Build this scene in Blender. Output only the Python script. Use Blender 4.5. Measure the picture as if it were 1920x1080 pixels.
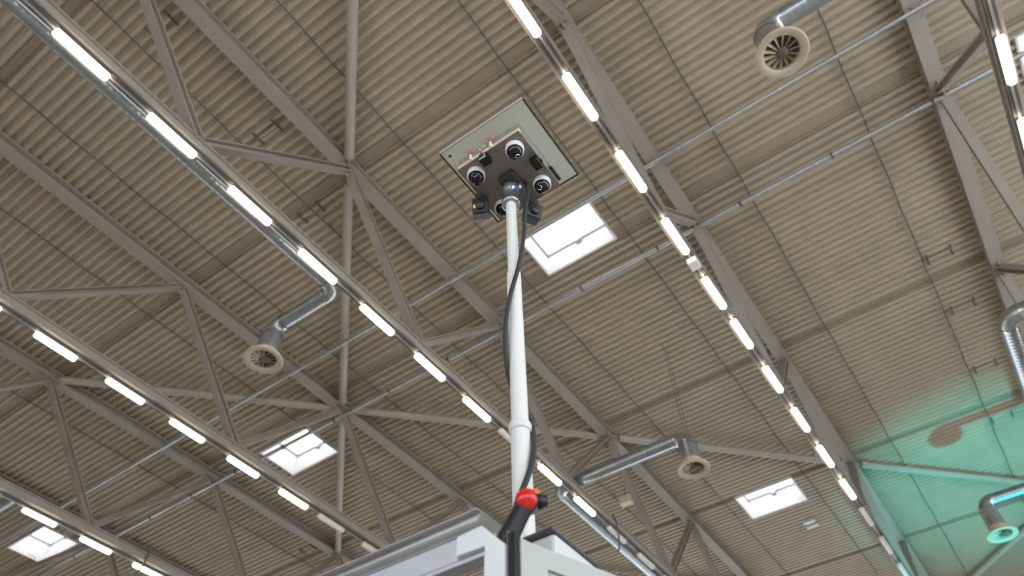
import bpy, bmesh, math, random
from mathutils import Vector, Matrix

# ------------------------------------------------------------------ scene reset
for o in list(bpy.data.objects):
    bpy.data.objects.remove(o, do_unlink=True)
scene = bpy.context.scene
C = scene.collection
random.seed(7)
PI = math.pi

# The hall grid: x runs along the trusses, y across them, z is up.
# Measurements are taken in grid units from the eye point; S turns them into metres.
S = 1.09
EYE = 1.6
def T(u, v, h):
    return Vector((u * S, v * S, EYE + h * S))
def TM(x, y, h):                      # already in metres from the eye
    return Vector((x, y, EYE + h))

# ------------------------------------------------------------------ camera
F_PX = 1318.556
def cam_axes():
    a = (2422 - 960, 2138 - 540); b = (-2060 - 960, 2215 - 540)
    u = Vector((a[0], a[1], F_PX)).normalized()
    v = Vector((b[0], b[1], F_PX)).normalized()
    return u, v, u.cross(v)
AU, AV, AZ = cam_axes()
cam_data = bpy.data.cameras.new('camera')
cam_data.sensor_width = 36.0
cam_data.lens = F_PX * 36.0 / 1920.0
cam_data.clip_start = 0.05
cam_data.clip_end = 300
cam_data.dof.use_dof = True
cam_data.dof.focus_distance = 3.6
cam_data.dof.aperture_fstop = 2.1
cam = bpy.data.objects.new('camera', cam_data)
C.objects.link(cam)
right = Vector((AU[0], AV[0], AZ[0])); down = Vector((AU[1], AV[1], AZ[1])); fwd = Vector((AU[2], AV[2], AZ[2]))
cam.matrix_world = Matrix(((right.x, -down.x, -fwd.x, 0), (right.y, -down.y, -fwd.y, 0),
                           (right.z, -down.z, -fwd.z, EYE), (0, 0, 0, 1)))
scene.camera = cam

# ------------------------------------------------------------------ world (bright overcast sky seen through the roof lights)
world = bpy.data.worlds.new('overcast_sky'); scene.world = world
world.use_nodes = True
bg = world.node_tree.nodes['Background']
bg.inputs['Color'].default_value = (0.93, 0.96, 1.0, 1)
bg.inputs['Strength'].default_value = 3.0

# ------------------------------------------------------------------ teal stage uplight standing on the floor
sp = bpy.data.lights.new('stage_uplight_beam', 'SPOT')
sp.color = (0.0, 0.76, 0.80)
sp.energy = 8000
sp.spot_size = math.radians(40)
sp.spot_blend = 1.0
sp.shadow_soft_size = 0.16
spo = bpy.data.objects.new('stage_uplight_beam', sp); C.objects.link(spo)
SPOT_POS = T(16.0, -0.6, -1.468) + Vector((0, 0, 0.62))
SPOT_AIM = T(24.4, -2.0, 13.6)
spo.location = SPOT_POS
spo.rotation_euler = (SPOT_AIM - SPOT_POS).to_track_quat('-Z', 'Y').to_euler()

LAMP_STRENGTH = 9.0
vs = scene.view_settings
vs.view_transform = 'Standard'
vs.look = 'None'
vs.gamma = 1.0
vs.use_curve_mapping = False
vs.exposure = 0.8

# ------------------------------------------------------------------ materials
MATS = {}
def mat(name, col, rough=0.6, metal=0.0, var=0.08, nscale=6.0, bump=0.0, bscale=40.0, emit=None, estr=0.0, wave=None):
    if name in MATS:
        return MATS[name]
    m = bpy.data.materials.new(name); m.use_nodes = True
    nt = m.node_tree; p = nt.nodes['Principled BSDF']
    p.inputs['Roughness'].default_value = rough
    p.inputs['Metallic'].default_value = metal
    tc = nt.nodes.new('ShaderNodeTexCoord')
    n = nt.nodes.new('ShaderNodeTexNoise'); n.inputs['Scale'].default_value = nscale; n.inputs['Detail'].default_value = 4
    nt.links.new(tc.outputs['Object'], n.inputs['Vector'])
    r = nt.nodes.new('ShaderNodeValToRGB')
    r.color_ramp.elements[0].position = 0.3; r.color_ramp.elements[1].position = 0.7
    r.color_ramp.elements[0].color = tuple(c * (1 - var) for c in col) + (1,)
    r.color_ramp.elements[1].color = tuple(min(1, c * (1 + var)) for c in col) + (1,)
    nt.links.new(n.outputs['Fac'], r.inputs['Fac'])
    nt.links.new(r.outputs['Color'], p.inputs['Base Color'])
    if bump > 0:
        b = nt.nodes.new('ShaderNodeBump'); b.inputs['Strength'].default_value = bump; b.inputs['Distance'].default_value = 0.01
        if wave:
            w = nt.nodes.new('ShaderNodeTexWave'); w.wave_type = 'BANDS'; w.bands_direction = wave
            w.inputs['Scale'].default_value = bscale; w.inputs['Distortion'].default_value = 0
            nt.links.new(tc.outputs['Object'], w.inputs['Vector']); nt.links.new(w.outputs['Fac'], b.inputs['Height'])
        else:
            n2 = nt.nodes.new('ShaderNodeTexNoise'); n2.inputs['Scale'].default_value = bscale
            nt.links.new(tc.outputs['Object'], n2.inputs['Vector']); nt.links.new(n2.outputs['Fac'], b.inputs['Height'])
        nt.links.new(b.outputs['Normal'], p.inputs['Normal'])
    if emit:
        p.inputs['Emission Color'].default_value = tuple(emit) + (1,)
        p.inputs['Emission Strength'].default_value = estr
    MATS[name] = m
    return m

M_DECK = mat('painted_roof_deck', (0.455, 0.375, 0.28), 0.45, 0, 0.06, 1.3)
M_STRIP = mat('brown_lap_strip', (0.35, 0.28, 0.205), 0.55, 0, 0.06, 1.5)
M_STEEL = mat('grey_painted_steel', (0.36, 0.315, 0.275), 0.72, 0, 0.05, 2.0)
M_BRACE = mat('pale_painted_tube', (0.43, 0.38, 0.325), 0.5, 0, 0.05, 3.0)
M_RAIL = mat('dark_lamp_rail', (0.11, 0.10, 0.095), 0.45, 0.2, 0.1, 6)
M_RAILC = mat('grey_rail_spine', (0.36, 0.34, 0.34), 0.4, 0.3, 0.05, 6)
M_LAMP = mat('lit_lamp_diffuser', (0.9, 0.88, 0.8), 0.4, 0, 0.01, 5, emit=(1.0, 0.86, 0.66), estr=LAMP_STRENGTH)
M_UNLIT = mat('unlit_lamp_diffuser', (0.80, 0.77, 0.72), 0.4, 0, 0.03, 5)
M_LAMPEND = mat('lamp_housing_white', (0.62, 0.60, 0.56), 0.45, 0, 0.04, 8)
M_GALV = mat('galvanised_pipe', (0.52, 0.54, 0.55), 0.33, 0.85, 0.12, 9)
M_DUCTX = mat('spiral_duct_along_x', (0.42, 0.45, 0.49), 0.33, 0.9, 0.10, 5, bump=0.35, bscale=2.6, wave='X')
M_DUCTY = mat('spiral_duct_along_y', (0.42, 0.45, 0.49), 0.33, 0.9, 0.10, 5, bump=0.35, bscale=2.6, wave='Y')
M_ELBOW = mat('smooth_galvanised_sheet', (0.45, 0.46, 0.46), 0.34, 0.85, 0.08, 6)
M_DIFF = mat('cream_diffuser_paint', (0.50, 0.41, 0.31), 0.5, 0, 0.04, 9)
M_HUB = mat('dark_diffuser_hub', (0.10, 0.085, 0.07), 0.6, 0, 0.08, 9)
M_DARK = mat('dark_cable', (0.12, 0.11, 0.10), 0.6, 0, 0.1, 12)
M_CURB = mat('white_skylight_lining', (0.80, 0.76, 0.75), 0.5, 0, 0.03, 3)
M_FRAMEG = mat('grey_skylight_frame', (0.45, 0.46, 0.5), 0.4, 0.2, 0.05, 4)
M_FLOOR = mat('light_hall_floor', (0.50, 0.47, 0.43), 0.5, 0, 0.06, 0.6, bump=0.05, bscale=8)
M_WALL = mat('light_wall_panel', (0.55, 0.52, 0.48), 0.6, 0, 0.05, 0.8)
M_WHITE = mat('white_powder_coat', (0.80, 0.80, 0.81), 0.35, 0, 0.015, 5)
M_MAST = mat('mast_tube_white', (0.84, 0.84, 0.84), 0.3, 0.0, 0.02, 6)
M_ALU = mat('brushed_aluminium', (0.70, 0.70, 0.75), 0.38, 0.25, 0.06, 3, bump=0.12, bscale=60, wave='Y')
M_ALUB = mat('bright_corner_plate', (0.86, 0.90, 0.93), 0.4, 0.0, 0.03, 9)
M_DOOR = mat('light_grey_door_paint', (0.50, 0.50, 0.495), 0.4, 0, 0.015, 5)
M_RUB = mat('black_rubber', (0.010, 0.010, 0.012), 0.42, 0, 0.1, 20)
M_BLACK = mat('black_plastic', (0.008, 0.008, 0.008), 0.4, 0, 0.1, 20)
M_CABLE = mat('grey_black_conduit', (0.034, 0.036, 0.04), 0.5, 0, 0.08, 30)
M_RED = mat('red_lens', (0.72, 0.02, 0.015), 0.18, 0, 0.12, 60)
M_ORANGE = mat('amber_lens', (0.75, 0.22, 0.02), 0.2, 0, 0.1, 60)
M_BOARD = mat('head_underside_plate', (0.27, 0.235, 0.21), 0.4, 0.3, 0.05, 8)
M_TAN = mat('tan_board_edge', (0.74, 0.56, 0.36), 0.5, 0, 0.12, 14)  # trailer trim colour; on the platform it paints in a warm reflection
M_PLATE = mat('greenish_grey_plate', (0.84, 0.87, 0.80), 0.3, 0.0, 0.05, 4)
M_BOXS = mat('head_box_side', (0.42, 0.41, 0.38), 0.25, 0.5, 0.06, 6)
M_PINK = mat('pale_plate_rim', (0.66, 0.60, 0.59), 0.35, 0.3, 0.03, 8)
M_DOMEW = mat('white_camera_ring', (0.85, 0.85, 0.85), 0.3, 0, 0.01, 9)
M_DOMEB = mat('smoked_dome', (0.012, 0.012, 0.014), 0.06, 0, 0.05, 9)
M_CHROME = mat('bright_lens_ring', (0.75, 0.75, 0.78), 0.12, 1.0, 0.03, 12)
M_YEL = mat('yellow_sticker', (0.75, 0.70, 0.03), 0.5, 0, 0.03, 12)
M_REDP = mat('red_gland', (0.78, 0.12, 0.10), 0.4, 0, 0.04, 20)
M_DGREY = mat('dark_grey_casting', (0.045, 0.048, 0.045), 0.45, 0.2, 0.1, 14)
M_SILV = mat('silver_casting', (0.55, 0.56, 0.58), 0.25, 0.85, 0.05, 14)
M_BLUE = mat('blue_knob', (0.08, 0.16, 0.55), 0.35, 0, 0.05, 14)
M_GLASS = mat('pale_door_infill', (0.50, 0.52, 0.48), 0.2, 0, 0.03, 3)
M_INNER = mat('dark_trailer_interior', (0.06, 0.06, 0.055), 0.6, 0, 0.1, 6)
M_SLATE = mat('slate_roof_cap', (0.10, 0.095, 0.11), 0.5, 0, 0.06, 6)
M_GREENB = mat('grey_green_device', (0.20, 0.23, 0.19), 0.5, 0.1, 0.06, 10)
M_YBOX = mat('pale_yellow_box', (0.75, 0.70, 0.48), 0.5, 0, 0.03, 8)

# translucent acrylic of the roof lights: lets sky light through
m = bpy.data.materials.new('acrylic_roof_pane'); m.use_nodes = True
nt = m.node_tree; nt.nodes.remove(nt.nodes['Principled BSDF'])
out = nt.nodes['Material Output']
tr = nt.nodes.new('ShaderNodeBsdfTransparent'); tl = nt.nodes.new('ShaderNodeBsdfTranslucent'); mx = nt.nodes.new('ShaderNodeMixShader')
tr.inputs['Color'].default_value = (0.60, 0.61, 0.61, 1); tl.inputs['Color'].default_value = (0.62, 0.62, 0.62, 1)
mx.inputs['Fac'].default_value = 0.45
nt.links.new(tr.outputs[0], mx.inputs[1]); nt.links.new(tl.outputs[0], mx.inputs[2]); nt.links.new(mx.outputs[0], out.inputs['Surface'])
M_PANE = m

# ------------------------------------------------------------------ mesh helpers
class MB:
    """Collects simple shapes into one mesh."""
    def __init__(self):
        self.v = []; self.f = []; self.smooth = []
    def add(self, verts, faces, smooth=False):
        n = len(self.v)
        self.v += [tuple(p) for p in verts]
        self.f += [tuple(i + n for i in f) for f in faces]
        self.smooth += [smooth] * len(faces)
        return self
    def box(self, a, b):
        x0, y0, z0 = a; x1, y1, z1 = b
        vs_ = [(x0, y0, z0), (x1, y0, z0), (x1, y1, z0), (x0, y1, z0), (x0, y0, z1), (x1, y0, z1), (x1, y1, z1), (x0, y1, z1)]
        return self.add(vs_, [(0, 3, 2, 1), (4, 5, 6, 7), (0, 1, 5, 4), (1, 2, 6, 5), (2, 3, 7, 6), (3, 0, 4, 7)])
    def beam(self, p, q, prof, up=(0, 0, 1), smooth=False):
        """Extrudes a closed 2-D profile (side, up) from p to q."""
        p = Vector(p); q = Vector(q); d = (q - p).normalized(); up = Vector(up)
        side = d.cross(up)
        if side.length < 1e-6:
            side = d.cross(Vector((0, 1, 0)))
        side.normalize(); upv = side.cross(d).normalized()
        n = len(prof); vs_ = []
        for o in (p, q):
            for (a, b) in prof:
                vs_.append(o + side * a + upv * b)
        fs = [(i, (i + 1) % n, n + (i + 1) % n, n + i) for i in range(n)]
        self.add(vs_, fs, smooth)
        self.add(vs_, [tuple(reversed(range(n))), tuple(range(n, 2 * n))])
        return self
    def tube(self, pts, r, seg=12, cap=True, radii=None):
        pts = [Vector(p) for p in pts]; n = len(pts)
        d0 = (pts[1] - pts[0]).normalized()
        ref = Vector((0, 0, 1)) if abs(d0.z) < 0.9 else Vector((1, 0, 0))
        nrm = d0.cross(ref).normalized()
        rings = []; prev = d0
        for i in range(n):
            if i == 0: d = d0
            elif i == n - 1: d = (pts[i] - pts[i - 1]).normalized()
            else: d = ((pts[i] - pts[i - 1]).normalized() + (pts[i + 1] - pts[i]).normalized()).normalized()
            ax = prev.cross(d)
            if ax.length > 1e-7:
                nrm = Matrix.Rotation(prev.angle(d), 3, ax.normalized()) @ nrm
            nrm = (nrm - d * nrm.dot(d)).normalized()
            b = d.cross(nrm); rr = radii[i] if radii else r
            rings.append([pts[i] + nrm * (rr * math.cos(2 * PI * k / seg)) + b * (rr * math.sin(2 * PI * k / seg)) for k in range(seg)])
            prev = d
        vs_ = [p for ring in rings for p in ring]
        fs = []
        for i in range(n - 1):
            for k in range(seg):
                k2 = (k + 1) % seg
                fs.append((i * seg + k, i * seg + k2, (i + 1) * seg + k2, (i + 1) * seg + k))
        self.add(vs_, fs, True)
        if cap:
            self.add(rings[0], [tuple(reversed(range(seg)))]); self.add(rings[-1], [tuple(range(seg))])
        return self
    def lathe(self, base, prof, seg=24, axis=(0, 0, 1)):
        """prof: list of (radius, along axis)."""
        base = Vector(base); ax = Vector(axis).normalized()
        ref = Vector((1, 0, 0)) if abs(ax.x) < 0.9 else Vector((0, 1, 0))
        s1 = ax.cross(ref).normalized(); s2 = ax.cross(s1)
        vs_ = []
        for (r, t) in prof:
            for k in range(seg):
                a = 2 * PI * k / seg
                vs_.append(base + ax * t + s1 * (r * math.cos(a)) + s2 * (r * math.sin(a)))
        fs = []
        for i in range(len(prof) - 1):
            for k in range(seg):
                k2 = (k + 1) % seg
                fs.append((i * seg + k, i * seg + k2, (i + 1) * seg + k2, (i + 1) * seg + k))
        self.add(vs_, fs, True)
        return self
    def prism(self, poly, off):
        """poly: 3-D loop, off: extrusion vector."""
        n = len(poly); off = Vector(off)
        vs_ = [Vector(p) for p in poly] + [Vector(p) + off for p in poly]
        fs = [tuple(reversed(range(n))), tuple(range(n, 2 * n))] + [(i, (i + 1) % n, n + (i + 1) % n, n + i) for i in range(n)]
        return self.add(vs_, fs)
    def mesh(self, name, material):
        me = bpy.data.meshes.new(name)
        me.from_pydata(self.v, [], self.f)
        for p, s_ in zip(me.polygons, self.smooth):
            p.use_smooth = s_
        bm = bmesh.new(); bm.from_mesh(me); bmesh.ops.recalc_face_normals(bm, faces=bm.faces); bm.to_mesh(me); bm.free()
        me.materials.append(material)
        return me
    def build(self, name, material, parent=None, origin=None, bevel=0.0):
        """Links the mesh; origin (world) becomes the object origin."""
        o = parent_origin = Vector((0, 0, 0))
        if parent is not None:
            o = WORLD[parent.name]
        if origin is not None and parent is None:
            o = Vector(origin)
        me = self.mesh(name, material)
        me.transform(Matrix.Translation(-o))
        ob = bpy.data.objects.new(name, me); C.objects.link(ob)
        if parent is not None:
            ob.parent = parent
            WORLD[ob.name] = o
        else:
            ob.location = o
            WORLD[ob.name] = o
        if bevel > 0:
            bv = ob.modifiers.new('bevel', 'BEVEL'); bv.width = bevel; bv.segments = 2; bv.limit_method = 'ANGLE'
        return ob
WORLD = {}
def tag(o, label=None, cat=None, group=None, kind=None):
    if label: o['label'] = label
    if cat: o['category'] = cat
    if group: o['group'] = group
    if kind: o['kind'] = kind
    return o
def empty(name, loc):
    e = bpy.data.objects.new(name, None); C.objects.link(e); e.location = loc; e.empty_display_size = 0.2
    WORLD[e.name] = Vector(loc)
    return e
def isec(w, d, tf, tw):
    """I-section, bottom of the flange at 0."""
    return [(-w / 2, 0), (w / 2, 0), (w / 2, tf), (tw / 2, tf), (tw / 2, d - tf), (w / 2, d - tf), (w / 2, d), (-w / 2, d), (-w / 2, d - tf), (-tw / 2, d - tf), (-tw / 2, tf), (-w / 2, tf)]
def rect(w, d):
    return [(-w / 2, -d / 2), (w / 2, -d / 2), (w / 2, d / 2), (-w / 2, d / 2)]

# ------------------------------------------------------------------ hall setting
U0, U1 = -12.5, 37.0
V0, V1 = -14.9, 34.6
H_FLOOR = -EYE / S
H_DECK = 13.60
DEPTH = 0.074            # depth of the deck ribs
PITCH = 0.2012
TRUSS_V = {'E': -3.78, 'B': 1.66, 'A': 7.12, 'C': 12.62, 'D': 18.16, 'F': 23.66, 'G': -9.3, 'H': 29.2}

fl = MB().box(T(U0 - 1, V0 - 1, H_FLOOR) - Vector((0, 0, 0.2)), T(U1 + 1, V1 + 1, H_FLOOR)).build('floor', M_FLOOR)
tag(fl, kind='structure')
TOPH = 14.2
WIN_LO, WIN_HI = 0.4, 9.0
m = bpy.data.materials.new('clear_window_pane'); m.use_nodes = True  # clear pane for the unseen windows added to light the hall
nt = m.node_tree; nt.nodes.remove(nt.nodes['Principled BSDF'])
tr = nt.nodes.new('ShaderNodeBsdfTransparent'); gl = nt.nodes.new('ShaderNodeBsdfGlossy'); mx = nt.nodes.new('ShaderNodeMixShader')
tr.inputs['Color'].default_value = (0.93, 0.96, 0.97, 1); gl.inputs['Roughness'].default_value = 0.05; mx.inputs['Fac'].default_value = 0.06
nt.links.new(tr.outputs[0], mx.inputs[1]); nt.links.new(gl.outputs[0], mx.inputs[2]); nt.links.new(mx.outputs[0], nt.nodes['Material Output'].inputs['Surface'])
M_CLEAR = m
WIN_N = [0]
def wall(name, a, b, along, glazed, hi=9.0, solid=()):
    """a, b: grid corners (u, v); along: axis of the wall; a glazed wall has a tall window band"""
    (u0, v0), (u1, v1) = a, b
    mb = MB()
    if not glazed:
        mb.box(T(u0, v0, H_FLOOR), T(u1, v1, TOPH))
    else:
        WIN_HI = hi
        mb.box(T(u0, v0, H_FLOOR), T(u1, v1, WIN_LO)); mb.box(T(u0, v0, WIN_HI), T(u1, v1, TOPH))
        q0, q1 = (v0, v1) if along == 'v' else (u0, u1)
        n = 9; st = (q1 - q0) / n
        for k in range(n + 1):
            c_ = min(max(q0 + k * st, q0 + .2), q1 - .2)
            if along == 'v': mb.box(T(u0, c_ - .2, WIN_LO), T(u1, c_ + .2, WIN_HI))
            else: mb.box(T(c_ - .2, v0, WIN_LO), T(c_ + .2, v1, WIN_HI))
        for k in range(n):
            c0 = q0 + k * st + .21; c1 = q0 + (k + 1) * st - .21
            if k == 0: c0 += .2
            if k == n - 1: c1 -= .2
            if k in solid:  # field kept closed to hold back the added daylight
                if along == 'v': mb.box(T(u0, q0 + k * st, WIN_LO), T(u1, q0 + (k + 1) * st, WIN_HI))
                else: mb.box(T(q0 + k * st, v0, WIN_LO), T(q0 + (k + 1) * st, v1, WIN_HI))
                continue
            WIN_N[0] += 1  # added window out of view, lets sky light into the hall
            if along == 'v':
                um = (u0 + u1) / 2
                w = MB().box(T(um - .01, c0, WIN_LO + .01), T(um + .01, c1, WIN_HI - .01)).build('window_%d' % WIN_N[0], M_CLEAR)
                fr = MB()
                for z_ in (WIN_LO + (WIN_HI - WIN_LO) * .33, WIN_LO + (WIN_HI - WIN_LO) * .67): fr.box(T(um - .04, c0, z_ - .05), T(um + .04, c1, z_ + .05))
            else:
                vm = (v0 + v1) / 2
                w = MB().box(T(c0, vm - .01, WIN_LO + .01), T(c1, vm + .01, WIN_HI - .01)).build('window_%d' % WIN_N[0], M_CLEAR)
                fr = MB()
                for z_ in (WIN_LO + (WIN_HI - WIN_LO) * .33, WIN_LO + (WIN_HI - WIN_LO) * .67): fr.box(T(c0, vm - .04, z_ - .05), T(c1, vm + .04, z_ + .05))
            tag(w, kind='structure'); fr.build('window_frame', M_STEEL, w)
    w = mb.build(name, M_WALL); tag(w, kind='structure'); return w
wall('wall_near', (U0 - .25, V0 - .25), (U0, V1 + .25), 'v', True, hi=4.5, solid=(5, 6, 7, 8))  # unseen glazing on each wall, added and sized to steer the daylight
wall('wall_far', (U1, V0 - .25), (U1 + .25, V1 + .25), 'v', True, solid=(0, 1, 2))
wall('wall_right', (U0, V0 - .25), (U1, V0), 'u', True, solid=(6, 7, 8))
wall('wall_left', (U0, V1), (U1, V1 + .25), 'u', True, hi=3.3, solid=(0, 1, 2))

# roof lights: (u0, u1, v0, v1)
SKY = [(8.10, 9.28, 3.41, 5.25), (9.95, 11.25, 14.27, 16.22), (20.80, 22.20, 3.52, 5.40), (8.38, 9.62, 25.18, 27.33), (9.72, 10.95, -7.35, -5.36)]

# roof slab above the ribbed deck, open at the roof lights
HM = 0.045
us = sorted({U0, U1} | {s_[0] - HM for s_ in SKY} | {s_[1] + HM for s_ in SKY})
vs2 = sorted({V0, V1} | {s_[2] - HM for s_ in SKY} | {s_[3] + HM for s_ in SKY})
cm = MB()
for i in range(len(us) - 1):
    for j in range(len(vs2) - 1):
        cu = (us[i] + us[i + 1]) / 2; cv = (vs2[j] + vs2[j + 1]) / 2
        if any(a - HM < cu < b + HM and c - HM < cv < d + HM for (a, b, c, d) in SKY):
            continue
        cm.box(T(us[i], vs2[j], H_DECK + DEPTH + 0.01), T(us[i + 1], vs2[j + 1], H_DECK + DEPTH + 0.25))
ceiling = cm.build('ceiling', M_DECK)
tag(ceiling, kind='structure')

# ribbed deck sheets, one per bay and field, children of the ceiling
SEAMS = [-6.8, -1.25, 4.33, 9.20, 14.95, 20.70, 26.45, 32.0]
STRIP = [0.14, 0.08, 0.14, 0.16, 0.12, 0.12, 0.12, 0.12]
fields = []
prev = U0
for c_, hw in zip(SEAMS, STRIP):
    fields.append((prev, c_ - hw)); prev = c_ + hw
fields.append((prev, U1))
bays = sorted(TRUSS_V.values())
bays = [V0] + bays + [V1]
def rib_profile(a, b):
    n = max(1, round((b - a) / PITCH)); p = (b - a) / n; pts = []
    for i in range(n):
        x = a + i * p
        pts += [(x, DEPTH), (x + p * 0.34, DEPTH), (x + p * 0.52, 0.0), (x + p * 0.82, 0.0)]
    pts.append((b, DEPTH))
    return pts
SHARE = {}
def sheet(a, b, v0, v1):
    holes = [s_ for s_ in SKY if s_[0] < b and s_[1] > a and s_[2] < v1 and s_[3] > v0]
    key = (round(a, 3), round(b, 3), round(v1 - v0, 3))
    if not holes and key in SHARE:
        ob = bpy.data.objects.new('roof_sheet', SHARE[key]); C.objects.link(ob)
    else:
        mb = MB(); pr = rib_profile(a, b)
        for (x0, d0), (x1, d1) in zip(pr, pr[1:]):
            cuts = [(v0, v1)]
            for h_ in holes:
                if x1 > h_[0] + 0.02 and x0 < h_[1] - 0.02:
                    nc = []
                    for (s0, s1) in cuts:
                        if h_[2] > s0: nc.append((s0, min(s1, h_[2])))
                        if h_[3] < s1: nc.append((max(s0, h_[3]), s1))
                    cuts = nc
            for (s0, s1) in cuts:
                if s1 - s0 > 0.01:
                    mb.add([T(x0, s0, H_DECK + d0), T(x1, s0, H_DECK + d1), T(x1, s1, H_DECK + d1), T(x0, s1, H_DECK + d0)], [(0, 1, 2, 3)])
        me = mb.mesh('roof_sheet', M_DECK)
        me.transform(Matrix.Translation(-T(0, v0, 0)))
        if not holes: SHARE[key] = me
        ob = bpy.data.objects.new('roof_sheet', me); C.objects.link(ob)
    ob.location = T(0, v0, 0)
    ob.parent = ceiling
for (a, b) in fields:
    for v0, v1 in zip(bays, bays[1:]):
        sheet(a, b, v0 + 0.004, v1 - 0.004)
for c_, hw in zip(SEAMS, STRIP):
    for v0, v1 in zip(bays, bays[1:]):
        hz = [s_ for s_ in SKY if s_[0] < c_ + hw and s_[1] > c_ - hw and s_[2] < v1 and s_[3] > v0]
        segs = [(v0, v1)]
        for s_ in hz:
            segs = [(v0, s_[2]), (s_[3], v1)]
        for (s0, s1) in segs:
            # flat lap strip with a small downward lip on its far edge
            mb = MB()
            mb.box(T(c_ - hw, s0, H_DECK + 0.055), T(c_ + hw, s1, H_DECK + 0.074))
            mb.box(T(c_ + hw - 0.02, s0, H_DECK - 0.012), T(c_ + hw, s1, H_DECK + 0.055))
            mb.build('lap_strip', M_STRIP, ceiling)

# ------------------------------------------------------------------ roof lights
SKYLAB = ['large square roof light beside the camera platform on the mast',
          'square roof light crossed by a grey pipe, between two lamp rows',
          'flat looking bright roof light near the teal lit deck',
          'small bright roof light beyond the shortest lamp row',
          'sliver of roof light behind the end lamps at the hall edge']
for (a, b, c, d), lab in zip(SKY, SKYLAB):
    root = empty('skylight', T((a + b) / 2, (c + d) / 2, H_DECK)); tag(root, lab, 'skylight')
    top = H_DECK + 0.72; t_ = 0.05
    for (p, q) in (((a - t_, c - t_), (b + t_, c)), ((a - t_, d), (b + t_, d + t_)), ((a - t_, c), (a, d)), ((b, c), (b + t_, d))):
        MB().box(T(p[0], p[1], H_DECK - 0.02), T(q[0], q[1], top)).build('lining_board', M_CURB, root)
    f_ = 0.05
    for (p, q) in (((a, c), (b, c + f_)), ((a, d - f_), (b, d)), ((a, c + f_), (a + f_, d - f_)), ((b - f_, c + f_), (b, d - f_))):
        MB().box(T(p[0], p[1], top - 0.06), T(q[0], q[1], top)).build('pane_frame', M_FRAMEG, root)
    # shallow acrylic dome
    n = 10; vs_ = []; fs = []
    for i in range(n + 1):
        for j in range(n + 1):
            x = i / n; y = j / n
            z = 0.28 * (1 - (2 * x - 1) ** 2) * (1 - (2 * y - 1) ** 2)
            vs_.append(T(a + (b - a) * x, c + (d - c) * y, top + z))
    for i in range(n):
        for j in range(n):
            q = i * (n + 1) + j
            fs.append((q, q + n + 1, q + n + 2, q + 1))
    MB().add(vs_, fs, True).build('dome_pane', M_PANE, root)
    MB().box(T(b - 0.11, (c + d) / 2 - 0.08, top - 0.17), T(b - 0.02, (c + d) / 2 + 0.08, top - 0.06)).build('opener_motor', M_FRAMEG, root, bevel=0.01)

# ------------------------------------------------------------------ trusses
NODE_T, NODE_B, STEP = 4.25, 1.50, 5.53
TLAB = {'E': 'roof truss at the hall edge with a galvanised duct bending onto it',
        'B': 'roof truss whose lamp row passes beside the camera platform',
        'A': 'roof truss whose lamp row passes behind the white mast',
        'C': 'roof truss with lamps between the pipe crossed roof light and a cream diffuser',
        'D': 'roof truss with lamps, next to the small far roof light',
        'F': 'roof truss without lamps beyond the small far roof light',
        'G': 'roof truss outside the edge lamp row', 'H': 'outermost roof truss past the far roof light'}
TOP_Z, TOP_D, TOP_W = 13.34, 0.25, 0.31
BOT_Z, BOT_D, BOT_W = 10.12, 0.22, 0.21
def truss(key):
    V = TRUSS_V[key]
    root = empty('roof_truss', T(U0 + 0.05, V, BOT_Z)); tag(root, TLAB[key], 'truss')
    MB().beam(T(U0 + .02, V, TOP_Z), T(U1 - .02, V, TOP_Z), [(a * S, b * S) for a, b in isec(TOP_W, TOP_D, 0.035, 0.03)]).build('top_chord', M_STEEL, root)
    MB().beam(T(U0 + .02, V, BOT_Z), T(U1 - .02, V, BOT_Z), [(a * S, b * S) for a, b in isec(BOT_W, BOT_D, 0.03, 0.12)]).build('bottom_chord', M_STEEL, root)
    for k in range(-3, 7):
        tu = NODE_T + k * STEP; bu = NODE_B + k * STEP
        for (q0, q1) in ((bu, tu), (bu + STEP, tu)):
            if not (U0 < q0 < U1 and U0 < q1 < U1): continue
            a = Vector(T(q0, V, BOT_Z + BOT_D * 0.9)); b = Vector(T(q1, V, TOP_Z + 0.02))
            d = (b - a).normalized()
            a2 = a + d * 0.02; b2 = b - d * 0.02
            # open channel: web with two flanges
            w, dp, t_ = 0.19 * S, 0.15 * S, 0.022 * S
            prof = [(-w / 2, -dp / 2), (w / 2, -dp / 2), (w / 2, -dp / 2 + t_), (t_ / 2, -dp / 2 + t_), (t_ / 2, dp / 2 - t_), (w / 2, dp / 2 - t_), (w / 2, dp / 2), (-w / 2, dp / 2), (-w / 2, dp / 2 - t_), (-t_ / 2, dp / 2 - t_), (-t_ / 2, -dp / 2 + t_), (-w / 2, -dp / 2 + t_)]
            MB().beam(a2, b2, prof, up=(-d.z, 0, d.x)).build('diagonal', M_STEEL, root)
        for (nu, zz, sg) in ((tu, TOP_Z, -1), (bu, BOT_Z + BOT_D, 1)):
            if U0 < nu < U1:
                g = [T(nu - .26, V - .012, zz), T(nu + .26, V - .012, zz), T(nu + .12, V - .012, zz + sg * .2), T(nu - .12, V - .012, zz + sg * .2)]
                MB().prism(g, (0, 0.024 * S, 0)).build('gusset_plate', M_STEEL, root)
for k in ('E', 'B', 'A', 'C', 'D', 'F'):
    truss(k)

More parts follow.
